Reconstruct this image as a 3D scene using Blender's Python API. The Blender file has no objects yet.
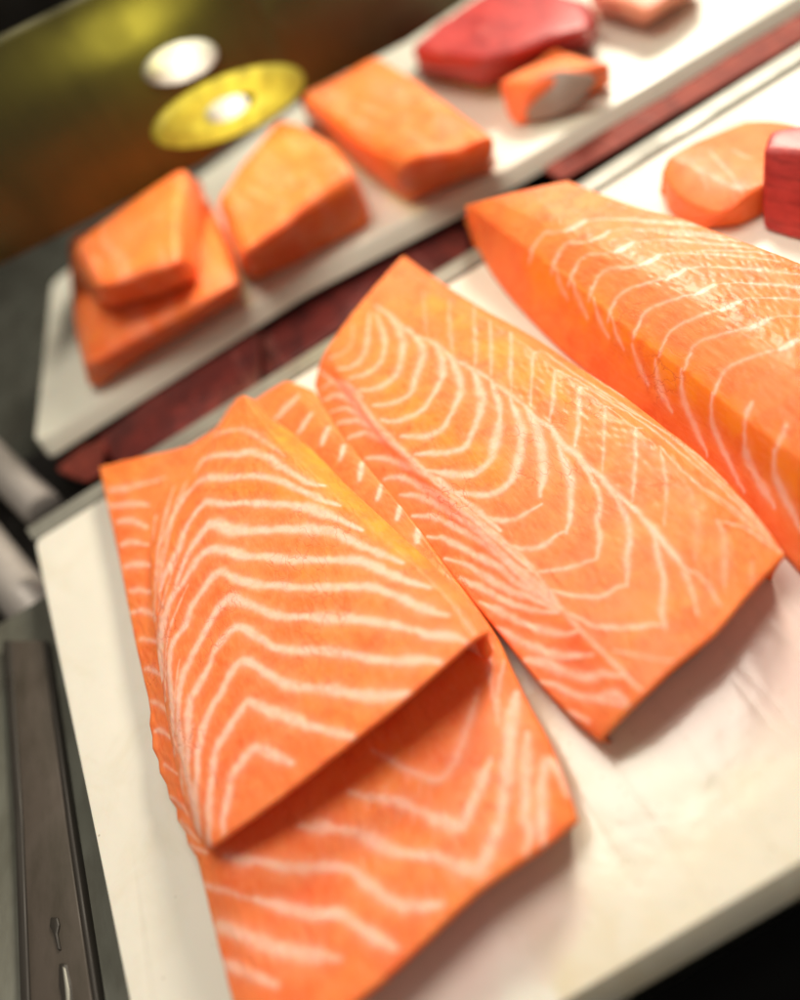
import bpy, math, random
import numpy as np
from mathutils import Vector
from mathutils.bvhtree import BVHTree
random.seed(4); RNG = np.random.default_rng(4)
S = bpy.context.scene
COL = S.collection

# ------------------------------------------------------------------ camera
FPX, H = 770.0, 0.30                       # focal length in pixels of an 800 x 1000 frame, height above the board
PITCH, ROLL = math.radians(46.4), math.radians(31.0)
FWD = np.array([0, math.cos(PITCH), -math.sin(PITCH)])
UP0 = np.array([0, math.sin(PITCH), math.cos(PITCH)])
RT0 = np.array([1.0, 0, 0])
RT = math.cos(ROLL) * RT0 - math.sin(ROLL) * UP0
UP = math.sin(ROLL) * RT0 + math.cos(ROLL) * UP0
EYE = np.array([0, 0, H])

def ray(px, py):
    return FWD + RT * ((px - 400) / FPX) + UP * ((500 - py) / FPX)
def at(px, py, z=0.0):                      # where the sight line of a picture point meets the height z
    d = ray(px, py); return EYE + d * ((z - H) / d[2])
def at_y(px, py, y):                        # ... meets the upright plane at depth y
    d = ray(px, py); return EYE + d * (y / d[1])

# ------------------------------------------------------------------ node helpers
def new_mat(name):
    m = bpy.data.materials.new(name); m.use_nodes = True
    nt = m.node_tree; b = nt.nodes['Principled BSDF']
    return m, nt, b
def N(nt, kind, **kw):
    n = nt.nodes.new(kind)
    for k, v in kw.items():
        if k in n.inputs.keys() if hasattr(n.inputs, 'keys') else False: n.inputs[k].default_value = v
        else: setattr(n, k, v)
    return n
def noise(nt, vec, scale, detail=3.0, rough=0.5, dist=0.0):
    n = nt.nodes.new('ShaderNodeTexNoise'); n.inputs['Scale'].default_value = scale
    n.inputs['Detail'].default_value = detail; n.inputs['Roughness'].default_value = rough
    n.inputs['Distortion'].default_value = dist
    if vec is not None: nt.links.new(vec, n.inputs['Vector'])
    return n.outputs['Fac']
def mapping(nt, scale=(1, 1, 1), rot=(0, 0, 0)):
    tc = nt.nodes.new('ShaderNodeTexCoord'); mp = nt.nodes.new('ShaderNodeMapping')
    mp.inputs['Scale'].default_value = scale; mp.inputs['Rotation'].default_value = rot
    nt.links.new(tc.outputs['Object'], mp.inputs['Vector'])
    return mp.outputs['Vector']
def ramp(nt, fac, stops):
    r = nt.nodes.new('ShaderNodeValToRGB'); e = r.color_ramp.elements
    while len(e) < len(stops): e.new(0.5)
    for i, (p, c) in enumerate(stops):
        e[i].position = p; e[i].color = (c if len(c) == 4 else (*c, 1)) if not isinstance(c, (int, float)) else (c, c, c, 1)
    nt.links.new(fac, r.inputs['Fac']); return r.outputs['Color']
def mix(nt, fac, a, b, blend='MIX'):
    m = nt.nodes.new('ShaderNodeMix'); m.data_type = 'RGBA'; m.blend_type = blend
    for v, s in ((fac, m.inputs[0]), (a, m.inputs[6]), (b, m.inputs[7])):
        if hasattr(v, 'links'): nt.links.new(v, s)
        elif isinstance(v, (int, float)): s.default_value = v if s.type == 'VALUE' else (v, v, v, 1)
        else: s.default_value = (*v, 1) if len(v) == 3 else v
    return m.outputs[2]
def mth(nt, op, a, b=None, clamp=False):
    m = nt.nodes.new('ShaderNodeMath'); m.operation = op; m.use_clamp = clamp
    for i, v in enumerate((a, b)):
        if v is None: continue
        if hasattr(v, 'links'): nt.links.new(v, m.inputs[i])
        else: m.inputs[i].default_value = v
    return m.outputs[0]
def bump(nt, b, height, strength=0.3, dist=0.001, prev=None):
    n = nt.nodes.new('ShaderNodeBump'); n.inputs['Strength'].default_value = strength; n.inputs['Distance'].default_value = dist
    nt.links.new(height, n.inputs['Height'])
    if prev is not None: nt.links.new(prev, n.inputs['Normal'])
    nt.links.new(n.outputs['Normal'], b.inputs['Normal']); return n.outputs['Normal']

# ------------------------------------------------------------------ materials
def salmon_mat(name, flesh=(0.90, 0.225, 0.068), amber=(0.94, 0.30, 0.018), deep=(0.82, 0.125, 0.03), fat=(0.93, 0.47, 0.325), marbled=True, bands=None, fibre=1.0):
    m, nt, b = new_mat(name); L = nt.links
    v = mapping(nt)
    big = noise(nt, v, 16, 2, 0.5)
    mid = noise(nt, v, 60, 4, 0.6, 0.4)
    tone = ramp(nt, big, [(0.38, 0.0), (0.70, 0.35)])
    if marbled:
        ta = nt.nodes.new('ShaderNodeAttribute'); ta.attribute_name = 'amber_translucency'  # amber of light passing through the flesh, painted into the colour
        tone = mth(nt, 'MAXIMUM', tone, ta.outputs['Fac'])
    c = mix(nt, tone, flesh, amber)
    c = mix(nt, ramp(nt, mid, [(0.40, 0.0), (0.75, 0.85)]), c, deep)
    grain = noise(nt, mapping(nt, (1, 0.22, 1), (0, 0, 0.5)), 700, 4, 0.7)
    c = mix(nt, ramp(nt, grain, [(0.46, 0.0), (0.75, 0.40)]), c, (0.94, 0.33, 0.15))
    if marbled:
        a = nt.nodes.new('ShaderNodeAttribute'); a.attribute_name = 'marbling'
        wob = noise(nt, v, 150, 4, 0.65)
        fade = ramp(nt, wob, [(0.30, 0.60), (0.62, 1.12)])
        f = mth(nt, 'MULTIPLY', a.outputs['Fac'], fade)
        fray = noise(nt, mapping(nt, (1, 0.3, 1), (0, 0, 0.35)), 900, 3, 0.6)
        f = mth(nt, 'MULTIPLY', f, ramp(nt, fray, [(0.3, 0.92), (0.7, 1.06)]))
        fm = ramp(nt, f, [(0.03, 0.0), (0.20, 0.16), (0.55, 0.68), (0.9, 1.0)])
    else:
        pale = noise(nt, mapping(nt, (1.6, 0.35, 1), (0.2, 0.1, 0.5)), 42, 3, 0.5, 0.7)
        fm = ramp(nt, pale, [(0.46, 0.0), (0.66, 0.20)])
    fc = mix(nt, noise(nt, v, 130, 2), fat, (0.95, 0.58, 0.46))
    c = mix(nt, fm, c, fc)
    # small splits in the flesh
    vo = nt.nodes.new('ShaderNodeTexVoronoi'); vo.feature = 'DISTANCE_TO_EDGE'; vo.inputs['Scale'].default_value = 150
    dv = nt.nodes.new('ShaderNodeVectorMath'); dv.operation = 'ADD'
    nz = nt.nodes.new('ShaderNodeTexNoise'); nz.inputs['Scale'].default_value = 220; nz.inputs['Detail'].default_value = 3
    sc = nt.nodes.new('ShaderNodeVectorMath'); sc.operation = 'SCALE'; sc.inputs['Scale'].default_value = 0.006
    L.new(v, nz.inputs['Vector']); L.new(nz.outputs['Color'], sc.inputs[0])
    L.new(mapping(nt, (1.5, 0.55, 1), (0, 0, 0.35)), dv.inputs[0]); L.new(sc.outputs['Vector'], dv.inputs[1]); L.new(dv.outputs['Vector'], vo.inputs['Vector'])
    edge = ramp(nt, vo.outputs['Distance'], [(0.0, 1.0), (0.05, 0.0)])
    where = ramp(nt, noise(nt, v, 38, 3), [(0.50, 0.0), (0.62, 1.0)])
    split = mth(nt, 'MULTIPLY', edge, where)
    c = mix(nt, mth(nt, 'MULTIPLY', split, 0.5 * fibre), c, (0.62, 0.10, 0.03))
    L.new(c, b.inputs['Base Color'])
    b.inputs['Subsurface Weight'].default_value = 0.65
    b.inputs['Coat Weight'].default_value = 0.17; b.inputs['Coat Roughness'].default_value = 0.27; b.inputs['Coat IOR'].default_value = 1.38
    b.inputs['Subsurface Radius'].default_value = (1.0, 0.30, 0.09)
    b.inputs['Subsurface Scale'].default_value = 0.0055
    b.inputs['IOR'].default_value = 1.38
    rr = ramp(nt, noise(nt, v, 90, 3), [(0.3, 0.46), (0.7, 0.66)])
    L.new(rr, b.inputs['Roughness'])
    b.inputs['Specular IOR Level'].default_value = 0.38
    h = mth(nt, 'ADD', mth(nt, 'MULTIPLY', grain, 0.16 * fibre), mth(nt, 'MULTIPLY', mid, 0.22))
    h = mth(nt, 'ADD', h, mth(nt, 'MULTIPLY', fm, 0.22))
    h = mth(nt, 'SUBTRACT', h, mth(nt, 'MULTIPLY', split, 0.55 * fibre))
    bump(nt, b, h, 0.38, 0.0010)
    return m

def tuna_mat(name, c1, c2, sheen=0.3):
    m, nt, b = new_mat(name)
    v = mapping(nt, (1, 1, 2.2), (0.3, 0.1, 0.4))
    c = mix(nt, ramp(nt, noise(nt, v, 45, 4, 0.6, 0.6), [(0.35, 0.0), (0.65, 1.0)]), c1, c2)
    fb = noise(nt, mapping(nt, (1, 0.12, 3.0), (0.25, 0.1, 0.9)), 160, 4, 0.65, 0.5)
    c = mix(nt, ramp(nt, fb, [(0.5, 0.0), (0.62, 0.5)]), c, tuple(x * 0.6 for x in c2))
    c = mix(nt, ramp(nt, noise(nt, mapping(nt, (1, 0.08, 2.0), (0.25, 0.1, 0.9)), 70, 3), [(0.63, 0.0), (0.68, 0.14), (0.72, 0.0)]), c, (0.75, 0.30, 0.25))
    nt.links.new(c, b.inputs['Base Color'])
    b.inputs['Subsurface Weight'].default_value = 0.25; b.inputs['Subsurface Radius'].default_value = (1, .2, .12); b.inputs['Subsurface Scale'].default_value = 0.004
    b.inputs['Roughness'].default_value = sheen
    bump(nt, b, noise(nt, v, 120, 4), 0.3, 0.001)
    return m

def board_mat(name, c1, c2, stain=(0.66, 0.60, 0.46), amount=0.35, puddle_and_shade=None):
    m, nt, b = new_mat(name)
    v = mapping(nt)
    c = mix(nt, noise(nt, v, 9, 3, 0.6), c1, c2)
    st = ramp(nt, noise(nt, v, 26, 5, 0.65, 0.8), [(0.52, 0.0), (0.72, 1.0)])
    c = mix(nt, mth(nt, 'MULTIPLY', st, amount), c, stain)
    vo = nt.nodes.new('ShaderNodeTexVoronoi'); vo.inputs['Scale'].default_value = 95; nt.links.new(v, vo.inputs['Vector'])
    sp = ramp(nt, vo.outputs['Distance'], [(0.03, 1.0), (0.07, 0.0)])
    vc = nt.nodes.new('ShaderNodeSeparateColor'); nt.links.new(vo.outputs['Color'], vc.inputs['Color'])
    sp = mth(nt, 'MULTIPLY', sp, mth(nt, 'GREATER_THAN', vc.outputs[0], 0.72))
    c = mix(nt, mth(nt, 'MULTIPLY', sp, 0.55), c, (0.25, 0.21, 0.12))
    rough = ramp(nt, noise(nt, v, 20, 3), [(0.35, 0.28), (0.65, 0.5)])
    height = noise(nt, v, 34, 3, 0.5)
    if puddle_and_shade:
        # fish juice standing on the board: a yellowish wet patch with a broken edge and small bubbles
        gp = nt.nodes.new('ShaderNodeNewGeometry'); sub = nt.nodes.new('ShaderNodeVectorMath'); sub.operation = 'SUBTRACT'
        nt.links.new(gp.outputs['Position'], sub.inputs[0]); sub.inputs[1].default_value = puddle_and_shade[0]
        dv = nt.nodes.new('ShaderNodeVectorMath'); dv.operation = 'DIVIDE'; nt.links.new(sub.outputs[0], dv.inputs[0]); dv.inputs[1].default_value = puddle_and_shade[1]
        ln = nt.nodes.new('ShaderNodeVectorMath'); ln.operation = 'LENGTH'; nt.links.new(dv.outputs[0], ln.inputs[0])
        q = mth(nt, 'ADD', ln.outputs['Value'], mth(nt, 'MULTIPLY', mth(nt, 'SUBTRACT', noise(nt, v, 45, 4, 0.6, 0.6), 0.5), 0.9))
        wet = ramp(nt, q, [(0.75, 1.0), (1.0, 0.0)]); rimm = ramp(nt, q, [(0.55, 0.0), (0.82, 1.0), (1.0, 0.0)])
        c = mix(nt, mth(nt, 'MULTIPLY', wet, mth(nt, 'MULTIPLY', noise(nt, v, 60, 3), 0.55)), c, (0.76, 0.66, 0.44))
        c = mix(nt, mth(nt, 'MULTIPLY', rimm, mth(nt, 'MULTIPLY', noise(nt, v, 30, 3), 0.75)), c, (0.66, 0.52, 0.28))
        for ctr, rad in puddle_and_shade[2]:      # pinkish shadow tint painted on the board along the front cuts
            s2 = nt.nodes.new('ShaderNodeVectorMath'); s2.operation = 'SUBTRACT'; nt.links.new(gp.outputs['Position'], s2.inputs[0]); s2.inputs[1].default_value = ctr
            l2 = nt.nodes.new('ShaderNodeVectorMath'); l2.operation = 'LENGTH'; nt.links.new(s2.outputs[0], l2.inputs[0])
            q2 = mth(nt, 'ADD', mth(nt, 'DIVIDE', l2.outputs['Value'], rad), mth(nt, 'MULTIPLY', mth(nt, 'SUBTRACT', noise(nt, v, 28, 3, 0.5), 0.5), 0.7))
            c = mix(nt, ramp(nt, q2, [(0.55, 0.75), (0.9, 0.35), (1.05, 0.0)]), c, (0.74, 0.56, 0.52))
        vb = nt.nodes.new('ShaderNodeTexVoronoi'); vb.inputs['Scale'].default_value = 260; nt.links.new(v, vb.inputs['Vector'])
        bc = nt.nodes.new('ShaderNodeSeparateColor'); nt.links.new(vb.outputs['Color'], bc.inputs['Color'])
        bub = mth(nt, 'MULTIPLY', ramp(nt, vb.outputs['Distance'], [(0.08, 1.0), (0.2, 0.0)]), mth(nt, 'MULTIPLY', mth(nt, 'GREATER_THAN', bc.outputs[0], 0.66), ramp(nt, q, [(0.6, 0.7), (1.15, 0.0)])))
        c = mix(nt, mth(nt, 'MULTIPLY', bub, 0.6), c, (0.33, 0.26, 0.14))
        rough = mix(nt, wet, rough, (0.17, 0.17, 0.17))
        height = mth(nt, 'ADD', height, mth(nt, 'MULTIPLY', wet, 0.02))
    # knife scratches
    for sc_, ro in ((110, 0.5), (90, -0.7)):
        k = noise(nt, mapping(nt, (1, 0.03, 1), (0, 0, ro)), sc_, 2, 0.4, 0.2)
        kk = ramp(nt, k, [(0.66, 0.0), (0.70, 1.0), (0.74, 0.0)])
        c = mix(nt, mth(nt, 'MULTIPLY', kk, 0.10), c, (0.45, 0.41, 0.33)); height = mth(nt, 'SUBTRACT', height, mth(nt, 'MULTIPLY', kk, 0.06))
    nt.links.new(c, b.inputs['Base Color']); nt.links.new(rough, b.inputs['Roughness'])
    b.inputs['Subsurface Weight'].default_value = 0.1; b.inputs['Subsurface Scale'].default_value = 0.004
    bump(nt, b, height, 0.22, 0.003)
    return m

def steel_mat(name, base, rough=0.35, metal=0.9, streak=(1, 0.05, 1), rot=(0, 0, 0), grime=0.0):
    m, nt, b = new_mat(name)
    v = mapping(nt, streak, rot)
    c = mix(nt, noise(nt, v, 120, 3), base, tuple(x * 0.75 for x in base))
    c = mix(nt, ramp(nt, noise(nt, mapping(nt, (1, .35, 1)), 42, 5, 0.65), [(0.42, 0.0), (0.68, grime)]), c, (0.05, 0.042, 0.03))
    nt.links.new(c, b.inputs['Base Color'])
    b.inputs['Metallic'].default_value = metal
    nt.links.new(ramp(nt, noise(nt, mapping(nt), 25, 4), [(0.3, rough * 0.7), (0.7, min(1, rough * 1.35))]), b.inputs['Roughness'])
    bump(nt, b, noise(nt, v, 400, 2), 0.08, 0.0005)
    return m

def glow_mat(name, col, strength, reach):
    """a glowing disc brightest at its middle and uneven like a reflected lamp"""
    m, nt, b = new_mat(name)
    tc = nt.nodes.new('ShaderNodeTexCoord'); ln = nt.nodes.new('ShaderNodeVectorMath'); ln.operation = 'LENGTH'
    nt.links.new(tc.outputs['Object'], ln.inputs[0])
    f = ramp(nt, mth(nt, 'DIVIDE', ln.outputs['Value'], reach), [(0.0, 1.0), (0.4, 0.62), (0.75, 0.30), (1.0, 0.06)])
    f = mth(nt, 'MULTIPLY', f, ramp(nt, noise(nt, tc.outputs['Object'], 60, 3), [(0.3, 0.55), (0.7, 1.2)]))
    b.inputs['Base Color'].default_value = (*[x * .12 for x in col], 1)
    b.inputs['Emission Color'].default_value = (*col, 1); nt.links.new(mth(nt, 'MULTIPLY', f, strength), b.inputs['Emission Strength'])
    return m

M = dict(
    salmon=salmon_mat('salmon_flesh'),
    salmon_reflected=salmon_mat('salmon_flesh_reflected', flesh=(0.90, 0.20, 0.055), marbled=False, bands=16, fibre=0.5),
    salmon_small=salmon_mat('salmon_flesh_tail', flesh=(0.94, 0.235, 0.065), marbled=False, bands=30, fibre=0.5),
    tuna=tuna_mat('tuna_flesh', (0.50, 0.045, 0.04), (0.34, 0.022, 0.024), 0.45),
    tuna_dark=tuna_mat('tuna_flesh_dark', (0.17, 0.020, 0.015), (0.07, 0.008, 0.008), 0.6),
    tuna_mid=tuna_mat('tuna_flesh_brick', (0.25, 0.040, 0.022), (0.17, 0.022, 0.013), 0.8),
    pink=tuna_mat('pale_fish_reflected', (0.92, 0.40, 0.27), (0.88, 0.32, 0.2), 0.5),
    skin=steel_mat('fish_skin', (0.30, 0.235, 0.205), 0.5, 0.1),
    board=board_mat('white_board', (0.80, 0.77, 0.70), (0.74, 0.71, 0.62), puddle_and_shade=(tuple(at(690, 790)), (.085, .075, 1), ((tuple(at(715, 665)), .042), (tuple(at(790, 620)), .04), (tuple(at(500, 890)), .032), (tuple(at(420, 960)), .03)))),
    board_reflected=board_mat('white_board_reflected', (0.76, 0.75, 0.66), (0.70, 0.69, 0.58), amount=0.15),
    steel=steel_mat('brushed_steel', (0.36, 0.355, 0.31), 0.5, 0.4),
    steel_dark=steel_mat('dark_steel', (0.15, 0.155, 0.13), 0.5, 0.25, grime=.5),
    rail=steel_mat('stained_rail', (0.105, 0.085, 0.07), 0.55, 0.25, grime=.85),
    rail_dark=steel_mat('rail_edge', (0.035, 0.03, 0.025), 0.5, 0.25),
    tube=steel_mat('tube_steel', (0.36, 0.33, 0.31), 0.6, 0.3),
    brass=steel_mat('brown_metal', (0.072, 0.066, 0.024), 0.42, 0.6, (1, 1, 0.05)),
    black=steel_mat('black_plastic', (0.002, 0.002, 0.002), 0.8, 0.0),
    dark=steel_mat('dark_interior', (0.02, 0.017, 0.015), 0.6, 0.2),
    glow_disc=glow_mat('reflection_white', (1.0, 0.93, 0.72), 2.2, .031),
    ringm=glow_mat('reflection_yellow', (0.85, 0.66, 0.06), 1.6, .084),
    film=None)
M['black'].node_tree.nodes['Principled BSDF'].inputs['Specular IOR Level'].default_value = .0
b_ = M['brass'].node_tree.nodes['Principled BSDF']; b_.inputs['Anisotropic'].default_value = 0.85; b_.inputs['Anisotropic Rotation'].default_value = 0.0

# ------------------------------------------------------------------ object helpers
def link(name, me, mat, parent=None):
    o = bpy.data.objects.new(name, me); COL.objects.link(o)
    if mat: me.materials.append(mat)
    if parent: o.parent = parent
    return o
def tag(o, label=None, cat=None, group=None, kind=None):
    for k, v in (('label', label), ('category', cat), ('group', group), ('kind', kind)):
        if v: o[k] = v
    return o
def smooth(me, on=True):
    me.polygons.foreach_set('use_smooth', [on] * len(me.polygons))
def recentre(o):                             # put the object's origin under its middle, at its base
    me = o.data; n = len(me.vertices); co = np.empty(n * 3); me.vertices.foreach_get('co', co); co = co.reshape(-1, 3)
    c = (co.min(0) + co.max(0)) / 2; c[2] = co[:, 2].min()
    me.vertices.foreach_set('co', (co - c).ravel()); o.location = c; return o

def cr(points, step):                        # Catmull-Rom resampling of a polyline to about `step` spacing
    P = np.array(points, float)
    if len(P) < 2: return P
    P = np.vstack([2 * P[0] - P[1], P, 2 * P[-1] - P[-2]])
    out = []
    for i in range(1, len(P) - 2):
        n = max(1, int(np.linalg.norm((P[i + 1] - P[i])[:2]) / step))
        for k in range(n):
            t = k / n
            out.append(0.5 * (2 * P[i] + (P[i + 1] - P[i - 1]) * t + (2 * P[i - 1] - 5 * P[i] + 4 * P[i + 1] - P[i + 2]) * t * t + (-P[i - 1] + 3 * P[i] - 3 * P[i + 1] + P[i + 2]) * t ** 3))
    out.append(P[-2]); return np.array(out)
def resample(P, n):
    P = np.array(P); d = np.r_[0, np.cumsum(np.linalg.norm(np.diff(P, axis=0), axis=1))]
    t = np.linspace(0, d[-1], n)
    return np.stack([np.interp(t, d, P[:, k]) for k in range(P.shape[1])], 1)

def loft(rails, nu, nv, floor, under=0.006, edge=0.002, rough=0.0, under_front=None, ridged=False):
    """A cut of fish: rails run along its length (picture points with heights), the skin is lofted across them;
    the sides go down to `floor`, leaning inwards by `under`."""
    R = []
    for z0, z1, pts in rails:
        n = len(pts)
        P = [(*p[:2], p[2] if len(p) > 2 else z0 + (z1 - z0) * i / (n - 1)) for i, p in enumerate(pts)]
        P = cr(P, 8.0)
        W = np.array([at(*p) for p in P])
        R.append(resample(W, nu))
    R = np.array(R)                                           # rails x nu x 3
    k = len(R)
    gaps = np.linalg.norm(np.diff(R, axis=0), axis=2).mean(1); s = np.r_[0, np.cumsum(gaps)]; s /= s[-1]
    v = np.linspace(0, 1, nv)
    Rx = np.concatenate([[2 * R[0] - R[1]], R, [2 * R[-1] - R[-2]]])
    G = np.empty((nv, nu, 3))
    for j, t in enumerate(v):
        i = min(np.searchsorted(s, t, 'right') - 1, k - 2); f = (t - s[i]) / (s[i + 1] - s[i])
        p0, p1, p2, p3 = Rx[i], Rx[i + 1], Rx[i + 2], Rx[i + 3]
        c = 0.5 * (2 * p1 + (p2 - p0) * f + (2 * p0 - 5 * p1 + 4 * p2 - p3) * f * f + (-p0 + 3 * p1 - 3 * p2 + p3) * f ** 3)
        l = p1 + (p2 - p1) * f
        G[j] = 0.45 * c + 0.55 * l
    # soften the creases along the ridges, but keep the outline
    for _ in range(max(2, nv // 45)):
        G[1:-1] = 0.5 * G[1:-1] + 0.25 * (G[:-2] + G[2:])
    # rounded rim: drop the last millimetres
    jj = np.minimum(np.arange(nv), np.arange(nv)[::-1]); ii = np.minimum(np.arange(nu), np.arange(nu)[::-1])
    dv = jj / (nv - 1) * gaps.sum(); du = ii / (nu - 1) * np.linalg.norm(np.diff(R[k // 2], axis=0), axis=1).sum()
    D = np.minimum(dv[:, None], du[None, :])
    q = np.clip(1 - D / edge, 0, 1)
    G[..., 2] -= edge * (1 - np.sqrt(np.clip(1 - q * q, 0, 1)))
    if rough:
        g = RNG.normal(size=(nv // 6 + 3, nu // 6 + 3))
        yy = np.linspace(0, g.shape[0] - 1.001, nv); xx = np.linspace(0, g.shape[1] - 1.001, nu)
        y0 = yy.astype(int); x0 = xx.astype(int); fy = (yy - y0)[:, None]; fx = (xx - x0)[None]
        fy = fy * fy * (3 - 2 * fy); fx = fx * fx * (3 - 2 * fx)
        z = (g[y0][:, x0] * (1 - fy) + g[y0 + 1][:, x0] * fy) * (1 - fx) + (g[y0][:, x0 + 1] * (1 - fy) + g[y0 + 1][:, x0 + 1] * fy) * fx
        G[..., 2] += rough * z
    V = G.reshape(-1, 3)
    idx = np.arange(nv * nu).reshape(nv, nu)
    F = np.stack([idx[:-1, :-1], idx[:-1, 1:], idx[1:, 1:], idx[1:, :-1]], -1).reshape(-1, 4)
    loop = np.r_[idx[0, :-1], idx[:-1, -1], idx[-1, :0:-1], idx[:0:-1, 0]]
    LP = V[loop]; n = len(loop)
    # inward normals of the outline (smoothed)
    Tn = np.roll(LP, -3, 0)[:, :2] - np.roll(LP, 3, 0)[:, :2]
    area = 0.5 * np.sum(LP[:, 0] * np.roll(LP[:, 1], -1) - np.roll(LP[:, 0], -1) * LP[:, 1])
    nrm = np.stack([-Tn[:, 1], Tn[:, 0]], 1) * (1 if area > 0 else -1)
    nrm /= np.linalg.norm(nrm, axis=1)[:, None] + 1e-9
    for _ in range(12): nrm = 0.5 * nrm + 0.25 * (np.roll(nrm, 1, 0) + np.roll(nrm, -1, 0))
    nside = nu - 1
    ua = np.full(n, under)
    if under_front is not None:
        a, bnd = nu - 1, nu - 1 + nv - 1
        ua[a:bnd] = under_front
        for _ in range(45): ua = 0.5 * ua + 0.25 * (np.roll(ua, 1) + np.roll(ua, -1))
    K = 10; rings = [loop]; base = len(V); VV = [V]
    for r in range(1, K + 1):
        t = r / K
        P = LP.copy()
        P[:, :2] += nrm * (ua * t ** 0.75)[:, None]
        P[:, 2] = LP[:, 2] * (1 - t) + np.minimum(floor, LP[:, 2] - 0.0005) * t
        VV.append(P); rings.append(np.arange(base, base + n)); base += n
    VV.append(VV[-1].mean(0)[None]); c = base
    V = np.concatenate(VV)
    Q = []
    for a, bb in zip(rings[:-1], rings[1:]):
        Q.append(np.stack([a, np.roll(a, -1), np.roll(bb, -1), bb], 1)[:, ::-1])
    Q = np.concatenate([F] + Q)
    last = rings[-1]; T = np.stack([last, np.roll(last, -1), np.full(n, c)], 1)[:, ::-1]
    return V, Q, T, G

def to_mesh(name, V, Q, T):
    me = bpy.data.meshes.new(name)
    me.vertices.add(len(V)); me.vertices.foreach_set('co', V.ravel())
    nl = Q.size + T.size; me.loops.add(nl); me.loops.foreach_set('vertex_index', np.r_[Q.ravel(), T.ravel()])
    npl = len(Q) + len(T); me.polygons.add(npl)
    st = np.r_[np.arange(len(Q)) * 4, Q.size + np.arange(len(T)) * 3]
    me.polygons.foreach_set('loop_start', st)
    me.update(calc_edges=True); me.validate(); smooth(me)
    return me

def marbling(V, G, lines):
    """Strength of the white fat at every vertex: distance to the fat lines traced over the cut surface."""
    g = G[::3, ::3]; nv, nu = g.shape[:2]; idx = np.arange(nv * nu).reshape(nv, nu)
    q = np.stack([idx[:-1, :-1], idx[:-1, 1:], idx[1:, 1:], idx[1:, :-1]], -1).reshape(-1, 4)
    tree = BVHTree.FromPolygons([tuple(x) for x in g.reshape(-1, 3)], [tuple(int(i) for i in f) for f in q])
    out = np.zeros(len(V)); zs = np.array([1, 1, 0.25])
    for w, k, pts in lines:
        pts = cr(pts, 5.0); hits = []
        wob = RNG.normal(size=(len(pts), 2)) * 0.35
        ends = np.minimum(np.arange(len(pts)), np.arange(len(pts))[::-1])
        wvar = np.convolve(RNG.normal(size=len(pts) + 8), np.ones(5) / 2.4, 'same')[4:4 + len(pts)]
        wl = []
        for i, p in enumerate(pts):
            d = ray(*(p[:2] + wob[i])); h = tree.ray_cast(Vector(EYE), Vector(d))
            if h[0] is not None:
                hits.append(np.array(h[0])); dep = (np.array(h[0]) - EYE) @ FWD
                wl.append(w * dep / FPX * (0.45 + 0.55 * min(1, ends[i] / 4.0)) * (1 + 0.16 * wvar[i]))
        if len(hits) < 2: continue
        A = np.array(hits) * zs; wl = np.array(wl); mg = wl.max() * 5
        Vs = V * zs
        sel = np.where(((Vs > A.min(0) - mg) & (Vs < A.max(0) + mg)).all(1))[0]
        if not len(sel): continue
        P = Vs[sel]; best = np.full(len(sel), 1e9)
        for a, b2, w0, w1 in zip(A[:-1], A[1:], wl[:-1], wl[1:]):
            ab = b2 - a; t = np.clip(((P - a) @ ab) / (ab @ ab + 1e-14), 0, 1)
            dd = np.linalg.norm(P - a - t[:, None] * ab, axis=1) / (w0 + (w1 - w0) * t)
            best = np.minimum(best, dd)
        out[sel] = np.maximum(out[sel], k * (0.80 * np.exp(-(best ** 2) * 1.25) + 0.20 * np.exp(-(best ** 2) * 0.16)))
    return out

def fillet(name, rails, lines, nu, nv, floor, mat, label, group, cat='salmon', amber=(), **kw):
    V, Q, T, G = loft(rails, nu, nv, floor, **kw)
    me = to_mesh(name, V, Q, T)
    a = me.attributes.new('marbling', 'FLOAT', 'POINT'); a.data.foreach_set('value', marbling(V, G, lines))
    a = me.attributes.new('amber_translucency', 'FLOAT', 'POINT'); a.data.foreach_set('value', marbling(V, G, amber))
    o = link(name, me, mat); recentre(o)
    return tag(o, label, cat, group)

def prism(name, top, bot, mat, parent=None, bevel=0.003, seg=3, sub=0, wob=0.0, world=False):
    """A block between two picture-traced loops, each point with its height; edges rounded."""
    W = lambda L: [Vector(p if world else at(*p)) for p in L]
    a, b = W(top), W(bot); n = len(a)
    me = bpy.data.meshes.new(name)
    F = [tuple(range(n)), tuple(range(2 * n - 1, n - 1, -1))] + [(i, i + n, (i + 1) % n + n, (i + 1) % n) for i in range(n)]
    me.from_pydata(a + b, [], F); me.update()
    import bmesh
    bm = bmesh.new(); bm.from_mesh(me); bmesh.ops.recalc_face_normals(bm, faces=bm.faces)
    if bevel: bmesh.ops.bevel(bm, geom=bm.edges[:] , offset=bevel, segments=seg, profile=0.5, affect='EDGES', clamp_overlap=True)
    if sub:
        bmesh.ops.triangulate(bm, faces=[f for f in bm.faces if len(f.verts) > 4])
        bmesh.ops.subdivide_edges(bm, edges=bm.edges[:], cuts=sub, use_grid_fill=True, smooth=0.3)
        from mathutils import noise as mn
        for vv in bm.verts:
            if wob: vv.co += Vector(mn.noise_vector(vv.co * 35)) * wob
    bm.to_mesh(me); bm.free(); smooth(me)
    o = link(name, me, mat, parent)
    if parent is None: recentre(o)
    return o

# ------------------------------------------------------------------ the salmon in front
GR = 'salmon pieces on the front board'
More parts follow.
